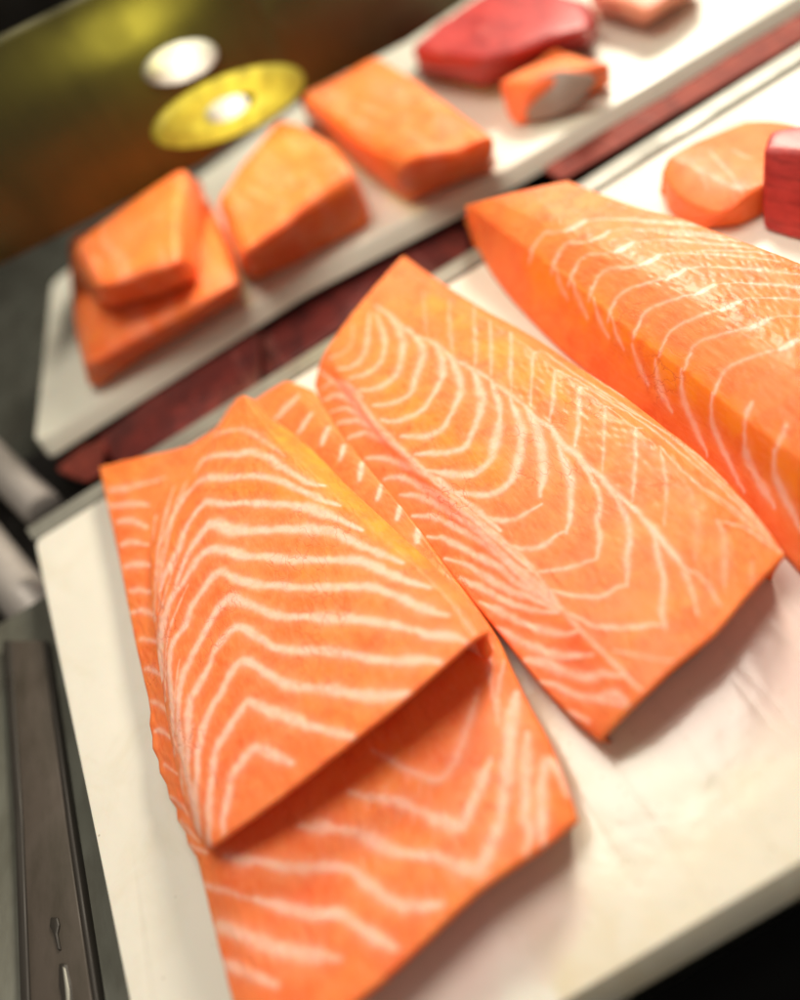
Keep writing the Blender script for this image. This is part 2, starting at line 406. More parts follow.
# lower piece of the stack
B_rails = [
    (.016, .016, [(98, 466), (105, 500), (113, 535), (121, 575), (128, 612), (137, 655), (144, 685), (147, 698), (149, 712), (148, 724), (151, 737), (151, 748), (157, 760), (158, 772), (165, 784), (168, 798), (175, 808), (176, 820), (184, 832), (187, 845), (195, 856), (203, 888), (213, 930), (227, 985), (243, 1050)]),
    (.021, .021, [(130, 458), (140, 510), (155, 600), (172, 700), (195, 790), (222, 860), (245, 920), (262, 975), (280, 1060)]),
    (.023, .023, [(190, 444), (215, 520), (260, 640), (300, 760), (340, 860), (365, 930), (380, 985)]),
    (.022, .023, [(250, 402), (300, 470), (350, 560), (400, 660), (440, 760), (465, 850), (478, 893)]),
    (.022, .022, [(285, 380, .027), (330, 440, .027), (378, 500, .026), (420, 560, .024), (470, 640, .022), (505, 720), (535, 800), (548, 845)]),
    (.017, .017, [(314, 390, .026), (340, 432, .026), (375, 475, .026), (411, 518, .025), (446, 566, .022), (492, 628, .019), (512, 668, .018), (530, 705), (550, 742), (565, 778), (578, 820)]),
]
B_lines = [
    (4.5, .55, [(104, 491), (125, 488), (150, 482), (165, 478)]), (4.5, .75, [(108, 507), (130, 504), (148, 505)]), (4.5, .8, [(111, 523), (130, 520), (147, 527)]),
    (4.5, .8, [(116, 546), (132, 542), (148, 545)]), (4.5, .8, [(120, 568), (135, 564), (150, 565)]), (4.5, .75, [(125, 591), (137, 590), (152, 592)]), (4, .75, [(130, 613), (142, 610), (156, 617)]),
    (4, .7, [(134, 641), (146, 639), (158, 643)]), (4, .7, [(139, 671), (150, 669), (160, 675)]), (4, .6, [(145, 698), (158, 704), (168, 712)]),
    (3.5, .7, [(150, 733), (160, 730), (170, 738)]), (3, .6, [(153, 760), (164, 764), (178, 775)]), (3, .5, [(162, 790), (175, 800), (192, 818)]), (3, .6, [(168, 812), (184, 826), (200, 842)]), (3.5, .6, [(176, 836), (190, 846), (207, 853)]),
    (3.5, .6, [(188, 880), (210, 887), (230, 892), (244, 898), (258, 900)]),
    (7, .9, [(255, 899), (285, 907), (312, 914), (340, 914), (357, 925), (380, 941), (395, 948)]),
    (7, .85, [(203, 920), (230, 930), (267, 945), (292, 952), (340, 959)]),
    (6.5, .8, [(215, 958), (245, 972), (276, 985)]),
    (6.5, .85, [(225, 856), (260, 862), (290, 868), (330, 867), (350, 870), (367, 884), (390, 901), (412, 907), (442, 905)]),
    (7, .85, [(300, 826), (320, 827), (355, 832), (372, 840), (387, 849), (410, 854), (435, 857), (460, 866), (477, 870), (485, 860), (495, 835), (502, 810), (507, 770), (512, 720), (517, 692)]),
    (6.5, .85, [(350, 792), (370, 797), (400, 802), (420, 812), (440, 820), (461, 826), (470, 807), (486, 770), (490, 760)]),
    (5.5, .55, [(372, 750), (390, 760), (412, 772), (435, 780), (450, 770), (462, 745), (472, 712), (478, 690)]),
    (6, .75, [(527, 733), (526, 770), (525, 817), (530, 830), (526, 852)]),
    (5, .8, [(570, 800), (556, 768), (547, 760), (542, 782), (542, 817), (543, 845)]),
    (3, .6, [(492, 645), (489, 670), (495, 702), (498, 725)]), (2.5, .6, [(506, 655), (498, 690), (500, 710)]),
    (5, .95, [(276, 418), (287, 407), (298, 396)]), (5.2, 1.15, [(299, 432), (305, 423), (311, 414)]), (5.2, 1.15, [(322, 444), (325, 436), (328, 429)]), (5.2, 1.15, [(340, 459), (342, 452), (344, 446)]),
    (5.2, 1.15, [(359, 479), (361, 471), (362, 463)]), (5.2, 1.15, [(377, 499), (379, 492), (381, 485)]), (5.2, 1.15, [(397, 519), (399, 512), (400, 506)]), (5.2, 1.15, [(417, 542), (418, 536), (418, 530)]),
]
fB = fillet('salmon_fillet', B_rails, B_lines, 460, 300, .0008, M['salmon'], 'broad marbled salmon fillet underneath the shorter piece, with a ruffled left edge', GR, under=.004, under_front=.0075, edge=.0022, rough=.00010)

# upper piece of the stack
A_rails = [
    (.0265, .0275, [(232, 404), (218, 425), (200, 452), (180, 475), (158, 502), (150, 540), (151, 600), (157, 655), (165, 710), (175, 765), (190, 820), (207, 849)]),
    (.031, .034, [(234, 402), (215, 440), (192, 485), (172, 530), (168, 600), (175, 680), (192, 760), (215, 845)]),
    (.041, .043, [(237, 398), (222, 432), (208, 470), (207, 505), (212, 550), (222, 585), (233, 625), (246, 665), (252, 705), (262, 750), (280, 798)]),
    (.045, .049, [(242, 395), (262, 430), (295, 480), (335, 560), (368, 640), (400, 704)]),
    (.044, .050, [(247, 396), (270, 428), (305, 465), (350, 510), (400, 555), (440, 595), (462, 625), (472, 641)]),
    (.031, .045, [(256, 400), (272, 418), (292, 432), (318, 455), (342, 480), (372, 508), (398, 532), (420, 552), (450, 582), (475, 610), (490, 631)]),
]
A_lines = [
    (4, .45, [(205, 440), (222, 432), (245, 430), (265, 441), (285, 457)]),
    (4.5, .8, [(196, 470), (205, 458), (222, 455), (240, 454), (250, 451), (270, 458), (290, 472), (310, 483), (325, 486)]),
    (4.5, .85, [(160, 545), (178, 507), (190, 490), (200, 480), (212, 477), (225, 478), (245, 476), (265, 477), (285, 483), (300, 490), (318, 498), (340, 506)]),
    (5, .95, [(160, 590), (167, 572), (180, 545), (187, 525), (200, 508), (206, 502), (225, 504), (245, 503), (270, 504), (300, 506), (320, 512), (340, 520), (362, 530)]),
    (5, 1, [(158, 680), (160, 650), (165, 615), (175, 590), (182, 568), (190, 550), (200, 535), (209, 524), (217, 523), (230, 530), (265, 530), (285, 529), (325, 530), (345, 538), (370, 549), (402, 563)]),
    (5, 1, [(162, 690), (161, 660), (162, 625), (167, 607), (180, 587), (192, 567), (202, 555), (211, 549), (225, 550), (245, 556), (270, 557), (290, 560), (327, 560), (355, 561), (375, 567), (395, 577), (430, 588)]),
    (5, 1, [(173, 735), (172, 700), (169, 670), (172, 645), (185, 625), (192, 607), (202, 592), (212, 577), (222, 572), (237, 579), (255, 584), (282, 586), (310, 588), (340, 587), (370, 587), (395, 595), (415, 605), (435, 612), (448, 616)]),
    (5.3, 1, [(187, 780), (181, 745), (178, 725), (179, 695), (182, 677), (190, 660), (200, 640), (207, 627), (217, 610), (227, 600), (237, 599), (252, 606), (272, 614), (290, 617), (310, 617), (360, 620), (387, 624), (410, 629), (430, 635), (450, 636), (466, 642)]),
    (5.3, 1, [(196, 815), (190, 790), (186, 762), (189, 740), (188, 715), (191, 700), (202, 680), (210, 665), (215, 650), (225, 637), (235, 628), (242, 627), (255, 635), (270, 645), (287, 650), (310, 651), (335, 652), (372, 659), (397, 661), (422, 660), (446, 663)]),
    (5.5, 1, [(200, 835), (195, 800), (197, 780), (197, 757), (201, 737), (207, 718), (215, 702), (220, 695), (227, 680), (235, 667), (243, 661), (249, 662), (265, 672), (282, 682), (295, 687), (310, 688), (335, 690), (365, 696), (397, 695), (412, 692)]),
    (5.5, 1, [(210, 848), (209, 830), (209, 807), (211, 785), (214, 765), (216, 750), (227, 731), (238, 714), (248, 701), (256, 704), (267, 710), (292, 719), (310, 726), (335, 732), (357, 737)]),
    (5.5, .95, [(223, 832), (224, 812), (229, 792), (232, 777), (240, 765), (248, 753), (257, 747), (270, 754), (292, 763)]), (7, .8, [(262, 750), (275, 755), (286, 759)]),
    (3, .6, [(174, 487), (167, 510), (159, 545), (155, 590)]), (3, .6, [(186, 482), (177, 505), (169, 535), (162, 570), (158, 612)]), (2.5, .5, [(164, 490), (157, 507), (153, 540)]),
    (2.6, .55, [(156, 650), (155, 600), (162, 555), (172, 520)]), (2.6, .55, [(160, 700), (157, 660), (159, 625), (166, 590), (178, 556)]), (2.6, .6, [(166, 720), (165, 680), (167, 640), (176, 612), (188, 585)]), (2.6, .6, [(176, 770), (174, 735), (175, 690), (180, 660)]), (2.6, .6, [(184, 800), (181, 775), (182, 750)]), (2.5, .55, [(168, 760), (164, 720), (160, 690)]),
]
fillet('salmon_fillet', A_rails, A_lines, 420, 300, .0245, M['salmon'], 'salmon piece with bold chevron fat lines lying on top of the broad fillet', GR, amber=[(20, .9, [(272, 425), (320, 465), (370, 515), (425, 565)]), (16, .5, [(230, 488), (290, 490), (330, 510)])], under=.002, under_front=.017, edge=.0014, rough=.00010)

# middle block
C_rails = [
    (.0195, .0175, [(314, 384), (320, 402), (334, 428), (355, 457), (378, 487), (412, 527), (455, 580), (503, 638), (540, 684), (573, 718), (600, 741)]),
    (.0258, .0228, [(319, 364), (336, 384), (358, 412), (385, 448), (425, 492), (475, 545), (520, 600), (560, 650), (595, 690), (618, 722)]),
    (.030, .0275, [(326, 349), (352, 388), (376, 424), (402, 450), (440, 488), (480, 523), (520, 560), (560, 604), (600, 650), (641, 699)]),
    (.033, .029, [(350, 315), (385, 352), (425, 400), (470, 445), (520, 490), (575, 540), (625, 590), (680, 662)]),
    (.0335, .0285, [(374, 286), (402, 325), (452, 359), (502, 388), (552, 430), (602, 478), (660, 540), (715, 634)]),
    (.031, .027, [(394, 264), (446, 295), (508, 333), (560, 371), (610, 409), (650, 440), (690, 486), (718, 522), (747, 596)]),
    (.021, .021, [(403, 255), (440, 281), (482, 308), (530, 334), (575, 364), (622, 394), (665, 427), (702, 456), (742, 497), (766, 526), (786, 554)]),
]
C_lines = [
    (4.02, 0.44, [(352, 325), (352, 340), (345, 351), (330, 358)]), (4.60, 0.57, [(370, 312), (368, 330), (367, 343), (362, 358), (350, 367), (338, 369)]),
    (4.60, 0.62, [(376, 313), (382, 330), (385, 342), (383, 357), (377, 366), (367, 373), (350, 378)]), (4.60, 0.66, [(390, 316), (397, 328), (403, 340), (402, 355), (398, 372), (389, 382), (374, 389), (358, 390)]),
    (4.60, 0.70, [(408, 328), (413, 334), (422, 348), (422, 360), (416, 376), (412, 390), (403, 399), (388, 404), (372, 405)]), (4.60, 0.75, [(430, 342), (436, 345), (442, 360), (441, 380), (432, 397), (420, 412), (395, 421), (382, 420)]),
    (4.60, 0.75, [(446, 352), (452, 360), (460, 382), (459, 397), (450, 415), (442, 430), (425, 436), (402, 436)]), (4.60, 0.79, [(472, 369), (481, 392), (481, 410), (474, 428), (466, 446), (450, 452), (415, 454)]),
    (4.83, 0.84, [(491, 380), (499, 405), (500, 420), (495, 440), (492, 457), (481, 470), (462, 475), (435, 472), (425, 470)]), (4.83, 0.84, [(509, 394), (520, 425), (521, 445), (517, 465), (511, 480), (500, 491), (482, 495), (455, 492)]),
    (4.60, 0.88, [(527, 407), (537, 432), (542, 452), (543, 478), (540, 497)]), (3.68, 0.70, [(542, 504), (532, 510), (515, 519), (497, 520), (477, 515)]), (4.02, 0.84, [(558, 445), (562, 457), (570, 477), (571, 500), (569, 522), (566, 533)]),
    (3.45, 0.70, [(566, 531), (557, 535), (545, 545), (530, 549), (510, 546), (500, 540)]), (3.45, 0.75, [(580, 462), (587, 472), (594, 483), (600, 500), (597, 522), (600, 537), (597, 558)]),
    (2.99, 0.66, [(597, 558), (575, 566), (555, 570), (532, 572), (522, 569)]), (3.45, 0.70, [(612, 492), (621, 507), (627, 522), (630, 537), (627, 555), (627, 586)]), (2.99, 0.66, [(627, 585), (618, 587), (610, 592), (600, 597), (575, 596), (557, 592), (542, 587)]),
    (3.68, 0.66, [(648, 524), (654, 537), (659, 560), (664, 582), (662, 612), (665, 628)]), (2.88, 0.66, [(665, 627), (652, 624), (640, 627), (597, 627), (582, 620), (562, 611)]), (3.45, 0.53, [(678, 558), (684, 572), (692, 592), (698, 615)]),
    (2.88, 0.44, [(678, 662), (645, 657), (612, 650)]), (3.22, 0.48, [(692, 570), (707, 583), (720, 606)]),
    # the seam between the two muscle groups
    (3.22, 0.62, [(376, 306), (388, 314), (400, 325), (418, 337), (435, 343), (452, 358), (472, 369), (490, 380), (508, 393), (527, 408)]),
    (4.14, 0.88, [(525, 407), (538, 420), (550, 427), (562, 445), (575, 453), (590, 470), (600, 475), (613, 492), (627, 503), (636, 512)]), (3.68, 0.79, [(630, 504), (645, 520), (655, 532), (668, 548), (682, 565), (690, 572)]),
    # bars on the upper edge
    (2.42, 0.29, [(424, 292), (425, 318), (428, 338)]), (2.64, 0.36, [(449, 300), (450, 325), (453, 355)]), (2.86, 0.48, [(474, 306), (475, 335), (475, 366)]), (2.86, 0.52, [(490, 320), (491, 345), (491, 377)]), (2.86, 0.52, [(511, 333), (511, 360), (511, 393)]),
    (2.86, 0.52, [(540, 352), (533, 353), (532, 380), (530, 407)]), (3.08, 0.56, [(562, 372), (555, 371), (553, 400), (549, 426)]), (3.08, 0.65, [(588, 389), (580, 387), (579, 420), (574, 450)]), (2.42, 0.48, [(612, 408), (605, 406), (604, 440), (602, 474)]),
    (2.64, 0.56, [(642, 428), (636, 428), (635, 465), (632, 502)]), (2.64, 0.44, [(661, 449), (666, 490), (664, 526)]), (5.50, 0.25, [(690, 488), (697, 520), (695, 560)]), (4.40, 0.40, [(717, 520), (725, 542), (724, 585)]), (4.40, 0.40, [(752, 562), (752, 582)]),
    # fine layers on the right flank
    (1.76, 0.47, [(556, 352), (610, 388), (660, 420), (710, 462), (748, 498)]), (1.76, 0.57, [(540, 350), (580, 377), (640, 416), (690, 450), (742, 497)]), (1.87, 0.57, [(562, 372), (620, 405), (670, 436), (705, 468), (742, 502), (770, 535)]), (1.87, 0.57, [(590, 390), (645, 424), (695, 465), (735, 500), (775, 545)]),
    (1.98, 0.52, [(660, 447), (692, 480), (725, 502), (758, 530), (783, 553)]), (1.98, 0.57, [(717, 521), (742, 527), (765, 541), (785, 556)]), (1.65, 0.38, [(700, 490), (735, 513), (765, 545)]),
    # belly flap on the left
    (3.08, 0.62, [(321, 372), (336, 384), (356, 398), (378, 425), (400, 448), (440, 486), (470, 512), (500, 538), (530, 566), (560, 606), (580, 630), (600, 650), (630, 680), (640, 690)]),
    (3.46, 0.61, [(322, 388), (335, 381), (350, 387), (362, 398)]), (3.46, 0.74, [(323, 400), (338, 395), (355, 403), (372, 420)]), (3.46, 0.74, [(331, 412), (345, 408), (362, 415), (380, 430), (395, 447)]), (3.46, 0.81, [(338, 424), (355, 420), (375, 428), (395, 445), (420, 470)]),
    (3.46, 0.86, [(348, 438), (365, 433), (388, 441), (410, 459), (440, 487)]), (3.70, 0.86, [(365, 458), (387, 459), (405, 465), (430, 476), (450, 490), (480, 513), (500, 531)]), (3.70, 0.92, [(384, 479), (400, 477), (420, 486), (440, 497), (462, 511), (485, 529), (510, 551), (532, 571)]),
    (3.70, 0.92, [(399, 495), (420, 497), (440, 506), (465, 522), (490, 542), (515, 567), (545, 590), (557, 605)]), (3.70, 0.92, [(412, 516), (432, 516), (450, 525), (475, 538), (500, 556), (515, 571), (532, 587), (556, 606)]),
    (3.70, 0.92, [(427, 537), (447, 540), (475, 555), (500, 568), (520, 585), (542, 595), (560, 610)]), (3.70, 0.92, [(445, 558), (470, 567), (495, 583), (515, 593), (530, 597), (555, 610)]),
    (3.70, 0.92, [(460, 578), (485, 590), (500, 599), (515, 605), (532, 610), (558, 613)]), (3.93, 0.92, [(480, 602), (500, 612), (525, 624), (542, 630), (565, 634), (578, 631)]), (3.93, 0.92, [(497, 627), (507, 633), (525, 644), (547, 652), (565, 656), (592, 655)]),
    (3.93, 0.92, [(520, 660), (542, 662), (560, 670), (585, 677), (605, 674), (622, 676)]), (3.93, 0.86, [(535, 681), (555, 685), (575, 695), (597, 699), (628, 706)]), (5.78, 0.92, [(600, 697), (615, 694), (626, 702)]), (3.93, 0.74, [(556, 709), (575, 715), (590, 722)]),
]
fillet('salmon_fillet', C_rails, C_lines, 480, 320, .0008, M['salmon'], 'long middle salmon block with curved fat lines meeting at a white seam', GR, amber=[(20, .75, [(430, 300), (500, 352), (565, 400)]), (28, .6, [(385, 380), (450, 440), (500, 475)])], under=.003, under_front=.0095, edge=.0016, rough=.00010)

# right block
D_rails = [
    (.004, .004, [(467, 214), (476, 244), (497, 280), (532, 320), (572, 358), (624, 398), (684, 448), (744, 508), (796, 566), (850, 626), (900, 680)]),
    (.018, .017, [(466, 209), (484, 236), (510, 266), (550, 300), (600, 345), (660, 395), (720, 440), (776, 490), (830, 540), (892, 600)]),
    (.034, .034, [(465, 205), (492, 224), (522, 246), (550, 266), (582, 290), (608, 313), (634, 335), (660, 353), (686, 371), (714, 394), (746, 420), (778, 444), (804, 464), (850, 502), (885, 532)]),
    (.042, .043, [(490, 198), (530, 218), (570, 240), (610, 262), (650, 285), (700, 315), (750, 350), (800, 390), (878, 450)]),
    (.043, .043, [(525, 189), (548, 207), (575, 226), (624, 247), (676, 274), (731, 305), (787, 343), (830, 375), (872, 410)]),
    (.036, .036, [(568, 180), (600, 193), (640, 207), (680, 217), (710, 228), (745, 241), (780, 254), (810, 266), (870, 290)]),
]
D_dots = ((575, 227), (600, 237), (624, 248), (650, 261), (676, 275), (704, 291), (731, 306), (760, 324), (788, 346))
D_spots = ((532, 252), (555, 262), (572, 275), (592, 290), (611, 311), (637, 328), (662, 347), (687, 361), (717, 386))
D_lines = []
for (x, y), (sx, sy) in zip(D_dots, D_spots):
    D_lines += [(5.4, 1.25, [(x - 9, y + 4), (x - 2, y + 1), (x + 3, y - 2), (x + 9, y - 6)]),
                (2.4, .45, [(x + 9, y - 6), (x + 24, y - 8), (x + 38, y - 8)]), (3.2, .62, [(x + 36, y - 8), (x + 75, y - 6), (x + 130, y)]),
                (2.8, .5, [(sx - 2, sy + 8), (sx + 3, sy - 8), (sx + 14, sy - 20), (x - 22, y + 6), (x - 6, y + 3)]),
                (4.0, .72, [(sx - 3, sy + 9), (sx, sy - 1), (sx + 4, sy - 8)])]
D_lines += [(3.2, .6, [(640, 222), (680, 223), (715, 228)]), (3.2, .7, [(655, 232), (700, 236), (745, 242)]), (2.4, .5, [(690, 251), (740, 251), (775, 255)])]
D_lines += [(4, .75, [(744, 424), (747, 412), (752, 402)]), (4, .75, [(775, 452), (780, 440), (786, 426)]), (4, .7, [(808, 480), (813, 465), (820, 455)])]
D_lines += [(2.4, .6, [(556, 268), (560, 284), (568, 300)]), (2.4, .65, [(573, 281), (578, 298), (588, 318)]), (2.4, .7, [(593, 297), (598, 316), (609, 338)])]
D_lines += [(2.5, 0.68, [(612, 318), (617, 335), (624, 350)]), (2.5, 0.74, [(632, 345), (638, 364), (648, 385)]), (2.5, 0.81, [(655, 360), (659, 387), (672, 412)]), (2.8, 0.88, [(681, 370), (682, 390), (686, 407), (697, 432), (708, 456)]), (2.8, 0.94, [(712, 393), (711, 412), (714, 428), (726, 457), (744, 492)]),
            (2.8, 0.94, [(745, 422), (745, 450), (755, 475), (775, 508)]), (2.8, 0.94, [(774, 450), (775, 475), (787, 502), (802, 532)]), (2.8, 0.88, [(807, 478), (808, 505), (820, 532)])]
fillet('salmon_fillet', D_rails, D_lines, 440, 300, .0008, M['salmon'], 'thick salmon block beside the tuna, topped by a row of small white flecks', GR, amber=[(13, .95, [(525, 262), (560, 290), (612, 330), (680, 380), (760, 445), (820, 500)])], under=.003, under_front=.004, edge=.0018, rough=.00010)

# small tail piece beside the tuna
E_rails = [
    (.004, .004, [(662, 182), (668, 205), (684, 219), (706, 226)]),
    (.016, .016, [(661, 172), (680, 196), (720, 213), (742, 203)]),
    (.021, .021, [(668, 156), (700, 170), (740, 188), (772, 180)]),
    (.019, .018, [(692, 142), (726, 150), (766, 160), (800, 155)]),
    (.008, .008, [(745, 121), (772, 120), (796, 124), (815, 134)]),
]
E_lines = [(3, .5, [(708, 150), (722, 165), (732, 176)]), (3, .6, [(732, 150), (744, 156), (752, 158)]), (3, .5, [(728, 170), (738, 186), (742, 192)]), (2.5, .35, [(690, 160), (702, 176), (708, 190)])]
fillet('salmon_fillet', E_rails, E_lines, 90, 90, .0008, M['salmon_small'] if False else M['salmon'], 'small rounded salmon tail piece on the white board beside the red tuna block', GR, under=.002, edge=.003)

tag(prism('tuna_block', [(762, 150, .038), (772, 131, .038), (805, 125, .038), (880, 118, .038), (900, 165, .038), (815, 152, .040), (785, 150, .039)],
          [(763, 230, .001), (770, 170, .001), (815, 165, .001), (890, 165, .001), (905, 262, .001), (830, 248, .001), (790, 238, .001)], M['tuna'], bevel=.003, sub=2, wob=.0012),
    'deep red tuna block standing beside the small salmon tail piece', 'tuna')

# ------------------------------------------------------------------ front board, steel rim, counter
def round_poly(pts, r, n=6):
    out = []; P = [np.array(p, float) for p in pts]
    for i, p in enumerate(P):
        a, b = P[i - 1] - p, P[(i + 1) % len(P)] - p
        a *= r / np.linalg.norm(a); b *= r / np.linalg.norm(b)
        for k in range(n + 1):
            t = k / n; out.append(p + a * (1 - t) ** 2 + b * t ** 2)
    return out
def slab(name, corners, ztop, thick, mat, r=0.006, bevel=0.0015, parent=None):
    P = round_poly([at(*c, ztop)[:2] for c in corners], r)
    return prism(name, [(*p, ztop) for p in P], [(*p, ztop - thick) for p in P], mat, parent, bevel=bevel, seg=3, world=True)
bt = round_poly([at(*c)[:2] for c in ((35, 541), (800, 67), (1080, -107), (1180, 640), (800, 862), (177, 1228))], .007)
bb = round_poly([at(*c)[:2] for c in ((35, 541), (800, 67), (1080, -107), (1196, 664), (806, 886), (172, 1252))], .007)
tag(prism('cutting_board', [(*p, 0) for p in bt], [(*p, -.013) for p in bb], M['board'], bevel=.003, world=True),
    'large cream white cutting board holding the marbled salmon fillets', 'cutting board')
rim = slab('tray_rim', [(26, 529), (800, 44), (1080, -132), (1080, -118), (800, 60), (33, 540)], .0015, .010, M['steel'], r=.002, bevel=.0015)
tag(rim, 'narrow steel rim running along the far edge of the front board', 'tray rim')

def strip(name, corners, z, mat, kind='structure', thick=.004):
    return tag(prism(name, [(*c, z) for c in corners], [(*at(*c, z)[:2], z - thick) and c + (z - thick,) for c in corners], mat, bevel=0), kind=kind)
def flat(name, xy, z, mat, thick=.004):
    o = prism(name, [(*p, z) for p in xy], [(*p, z - thick) for p in xy], mat, bevel=0, world=True)
    return tag(o, kind='structure')
flat('counter', [(-1.2, -.3), (1.6, -.3), (1.6, 1.9), (-1.2, 1.9)], -.075, M['steel_dark'])
flat('counter', [(-1.2, -.3), (-.02, -.3), (-.02, .395), (-1.2, .395)], -.020, M['steel_dark'])
# black front sill of the case
fl = [at(x, y, -.014)[:2] for x, y in ((120, 1310), (800, 905), (1250, 645), (1600, 1100), (900, 1700), (300, 1900))]
tag(prism('counter_sill', [(*p, -.014) for p in fl], [(*p, -.06) for p in fl], M['black'], bevel=.002, world=True), 'black plastic sill along the near edge of the front board', 'sill')
gl = [at(x, y, -.0135)[:2] for x, y in ((600, 1056), (800, 934), (1100, 757), (1100, 761), (800, 938), (600, 1060))]

# ------------------------------------------------------------------ mirror reflection of the board and fish, built as solid pieces
bt = round_poly([at(*c)[:2] for c in ((34, 444), (300, 275), (510, 166), (800, -6), (1100, -180), (900, -330), (52, 282))], .012)
bb = round_poly([at(*c)[:2] for c in ((34, 450), (300, 281), (510, 172), (800, 0), (1106, -178), (900, -330), (52, 282))], .012)
tag(prism('cutting_board', [(*p, 0) for p in bt], [(*p, -.014) for p in bb], M['board_reflected'], bevel=.0025, world=True),  # mirror reflection of the board, built solid
    'mirror reflection of the white cutting board, built solid behind the dark gap', 'cutting board')
GB = 'reflected salmon built as solid chunks on the reflected board'
def chunk(top, bot, label, mat='salmon_reflected', name='reflected_salmon', cat='salmon', group=GB, bevel=.0105):
    return tag(prism(name, top, bot, M[mat], bevel=bevel, seg=5, sub=2, wob=.0035), label, cat, group)
Z = lambda L, z: [(*p, z) for p in L]
chunk(Z([(67, 262), (198, 178), (243, 282), (85, 364)], .034), Z([(72, 282), (205, 205), (246, 296), (92, 394)], .001), 'reflected salmon built as a flat chunk underneath another at the left end of the reflected board')
chunk(Z([(64, 243), (186, 166), (178, 260), (97, 291)], .074), Z([(68, 262), (207, 178), (203, 284), (101, 314)], .036), 'reflected salmon built as a chunk stacked on another at the left end of the reflected board')
chunk(Z([(219, 196), (279, 110), (328, 136), (350, 170), (241, 257)], .052), Z([(222, 218), (300, 160), (362, 192), (377, 224), (248, 286)], .001), 'reflected salmon built as a wedge shaped chunk between the stacked pair and the largest chunk behind')
chunk(Z([(296, 98), (376, 54), (499, 137), (405, 162)], .052), Z([(303, 118), (400, 80), (502, 168), (402, 206)], .001), 'reflected salmon built as a large square cut chunk on the reflected board beside the red tuna')
h = chunk(Z([(499, 84), (552, 49), (612, 60), (530, 86)], .03), Z([(501, 100), (552, 75), (616, 84), (518, 131)], .001), 'reflected salmon tail built as a small chunk with a grey skin patch on the reflected board', bevel=.006)
sk = prism('skin', [(526, 80, .0315), (560, 70, .032), (592, 74, .0305), (596, 82, .026), (580, 104, .010), (556, 116, .0065), (530, 122, .006), (520, 100, .020)], [(528, 82, .0275), (560, 73, .028), (590, 77, .0265), (593, 83, .023), (578, 101, .007), (556, 112, .0035), (532, 118, .003), (523, 100, .017)], M['skin'], bevel=.0008)
loc = sk.location.copy(); sk.parent = h; sk.location = loc - h.location
chunk(Z([(408, 52), (440, 20), (500, -18), (592, 2), (592, 26), (480, 62)], .042), Z([(412, 75), (450, 50), (500, 20), (596, 22), (596, 46), (484, 92)], .001), 'reflected tuna built as a long dark red loin lying at the far side of the reflected board', 'tuna', 'reflected_tuna', 'tuna', None)
chunk(Z([(582, -6), (640, -40), (705, -30), (645, 14)], .03), Z([(588, 14), (640, -12), (708, -8), (648, 28)], .001), 'reflected fish built as a pale pink chunk cut by the top edge of the frame', 'pink', 'reflected_fish', 'fish', None)

# tuna in the sunken gap between the board and its reflection
flat('trough', [(-.4, .40), (.9, .40), (.9, .60), (-.4, .60)], -.045, M['dark'])
for t, b, m, lab in (
    ([(56, 472), (80, 450), (106, 440), (104, 474), (84, 484)], -.014, 'tuna_mid', 'small bright red tuna end at the left of the sunken gap'),
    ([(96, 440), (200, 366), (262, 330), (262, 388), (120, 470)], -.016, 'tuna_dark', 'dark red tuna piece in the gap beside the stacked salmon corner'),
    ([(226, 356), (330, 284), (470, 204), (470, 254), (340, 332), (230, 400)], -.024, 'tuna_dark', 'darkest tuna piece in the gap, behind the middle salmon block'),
    ([(530, 160), (660, 82), (850, -30), (850, 12), (670, 118), (560, 184)], -.012, 'tuna_mid', 'long brick red tuna piece in the gap towards the upper right corner')):
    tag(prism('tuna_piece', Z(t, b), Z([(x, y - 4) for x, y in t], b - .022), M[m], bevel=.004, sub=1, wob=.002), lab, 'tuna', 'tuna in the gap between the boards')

# ------------------------------------------------------------------ brown metal hood with lamp reflections built as glowing discs, behind
q0 = at(192, 160, .078)[:2]; q1 = at(440, 8, .046)[:2]
hd = np.array(q1) - np.array(q0); hd /= np.linalg.norm(hd); hn = np.array([hd[1], -hd[0]])       # along the hood, and towards the eye
q0 = np.array(q0) - hn * .02
def at_hood(px, py, off=0.0):
    d = ray(px, py); t = ((q0 + hn * off) @ hn) / (d[:2] @ hn); return EYE + d * t
lo = [at_hood(*p) for p in ((-120, 330), (0, 266), (205, 163), (300, 97), (408, 42), (520, -33))]
hi = [at_hood(*p) for p in ((-120, 104), (0, 40), (85, -2), (200, -60), (320, -120), (460, -194))]
loop = lo + hi[::-1]
hood = prism('metal_hood', [tuple(p) for p in loop], [(p[0] - hn[0] * .02, p[1] - hn[1] * .02, p[2]) for p in loop], M['brass'], bevel=.002, world=True)
tag(hood, 'dark brownish metal hood panel with reflected lamps built as glowing discs above the reflected board', 'hood')
w0 = q0 - hn * .75; wa, wb = w0 - hd * 1.2, w0 + hd * 1.6
bw = prism('back_wall', [(*wa, -.07), (*wb, -.07), (*wb, 1.2), (*wa, 1.2)], [(*(wa - hn * .04), -.07), (*(wb - hn * .04), -.07), (*(wb - hn * .04), 1.2), (*(wa - hn * .04), 1.2)], M['dark'], bevel=0, world=True)
tag(bw, 'dark inner back wall of the display case behind the hood', 'wall')

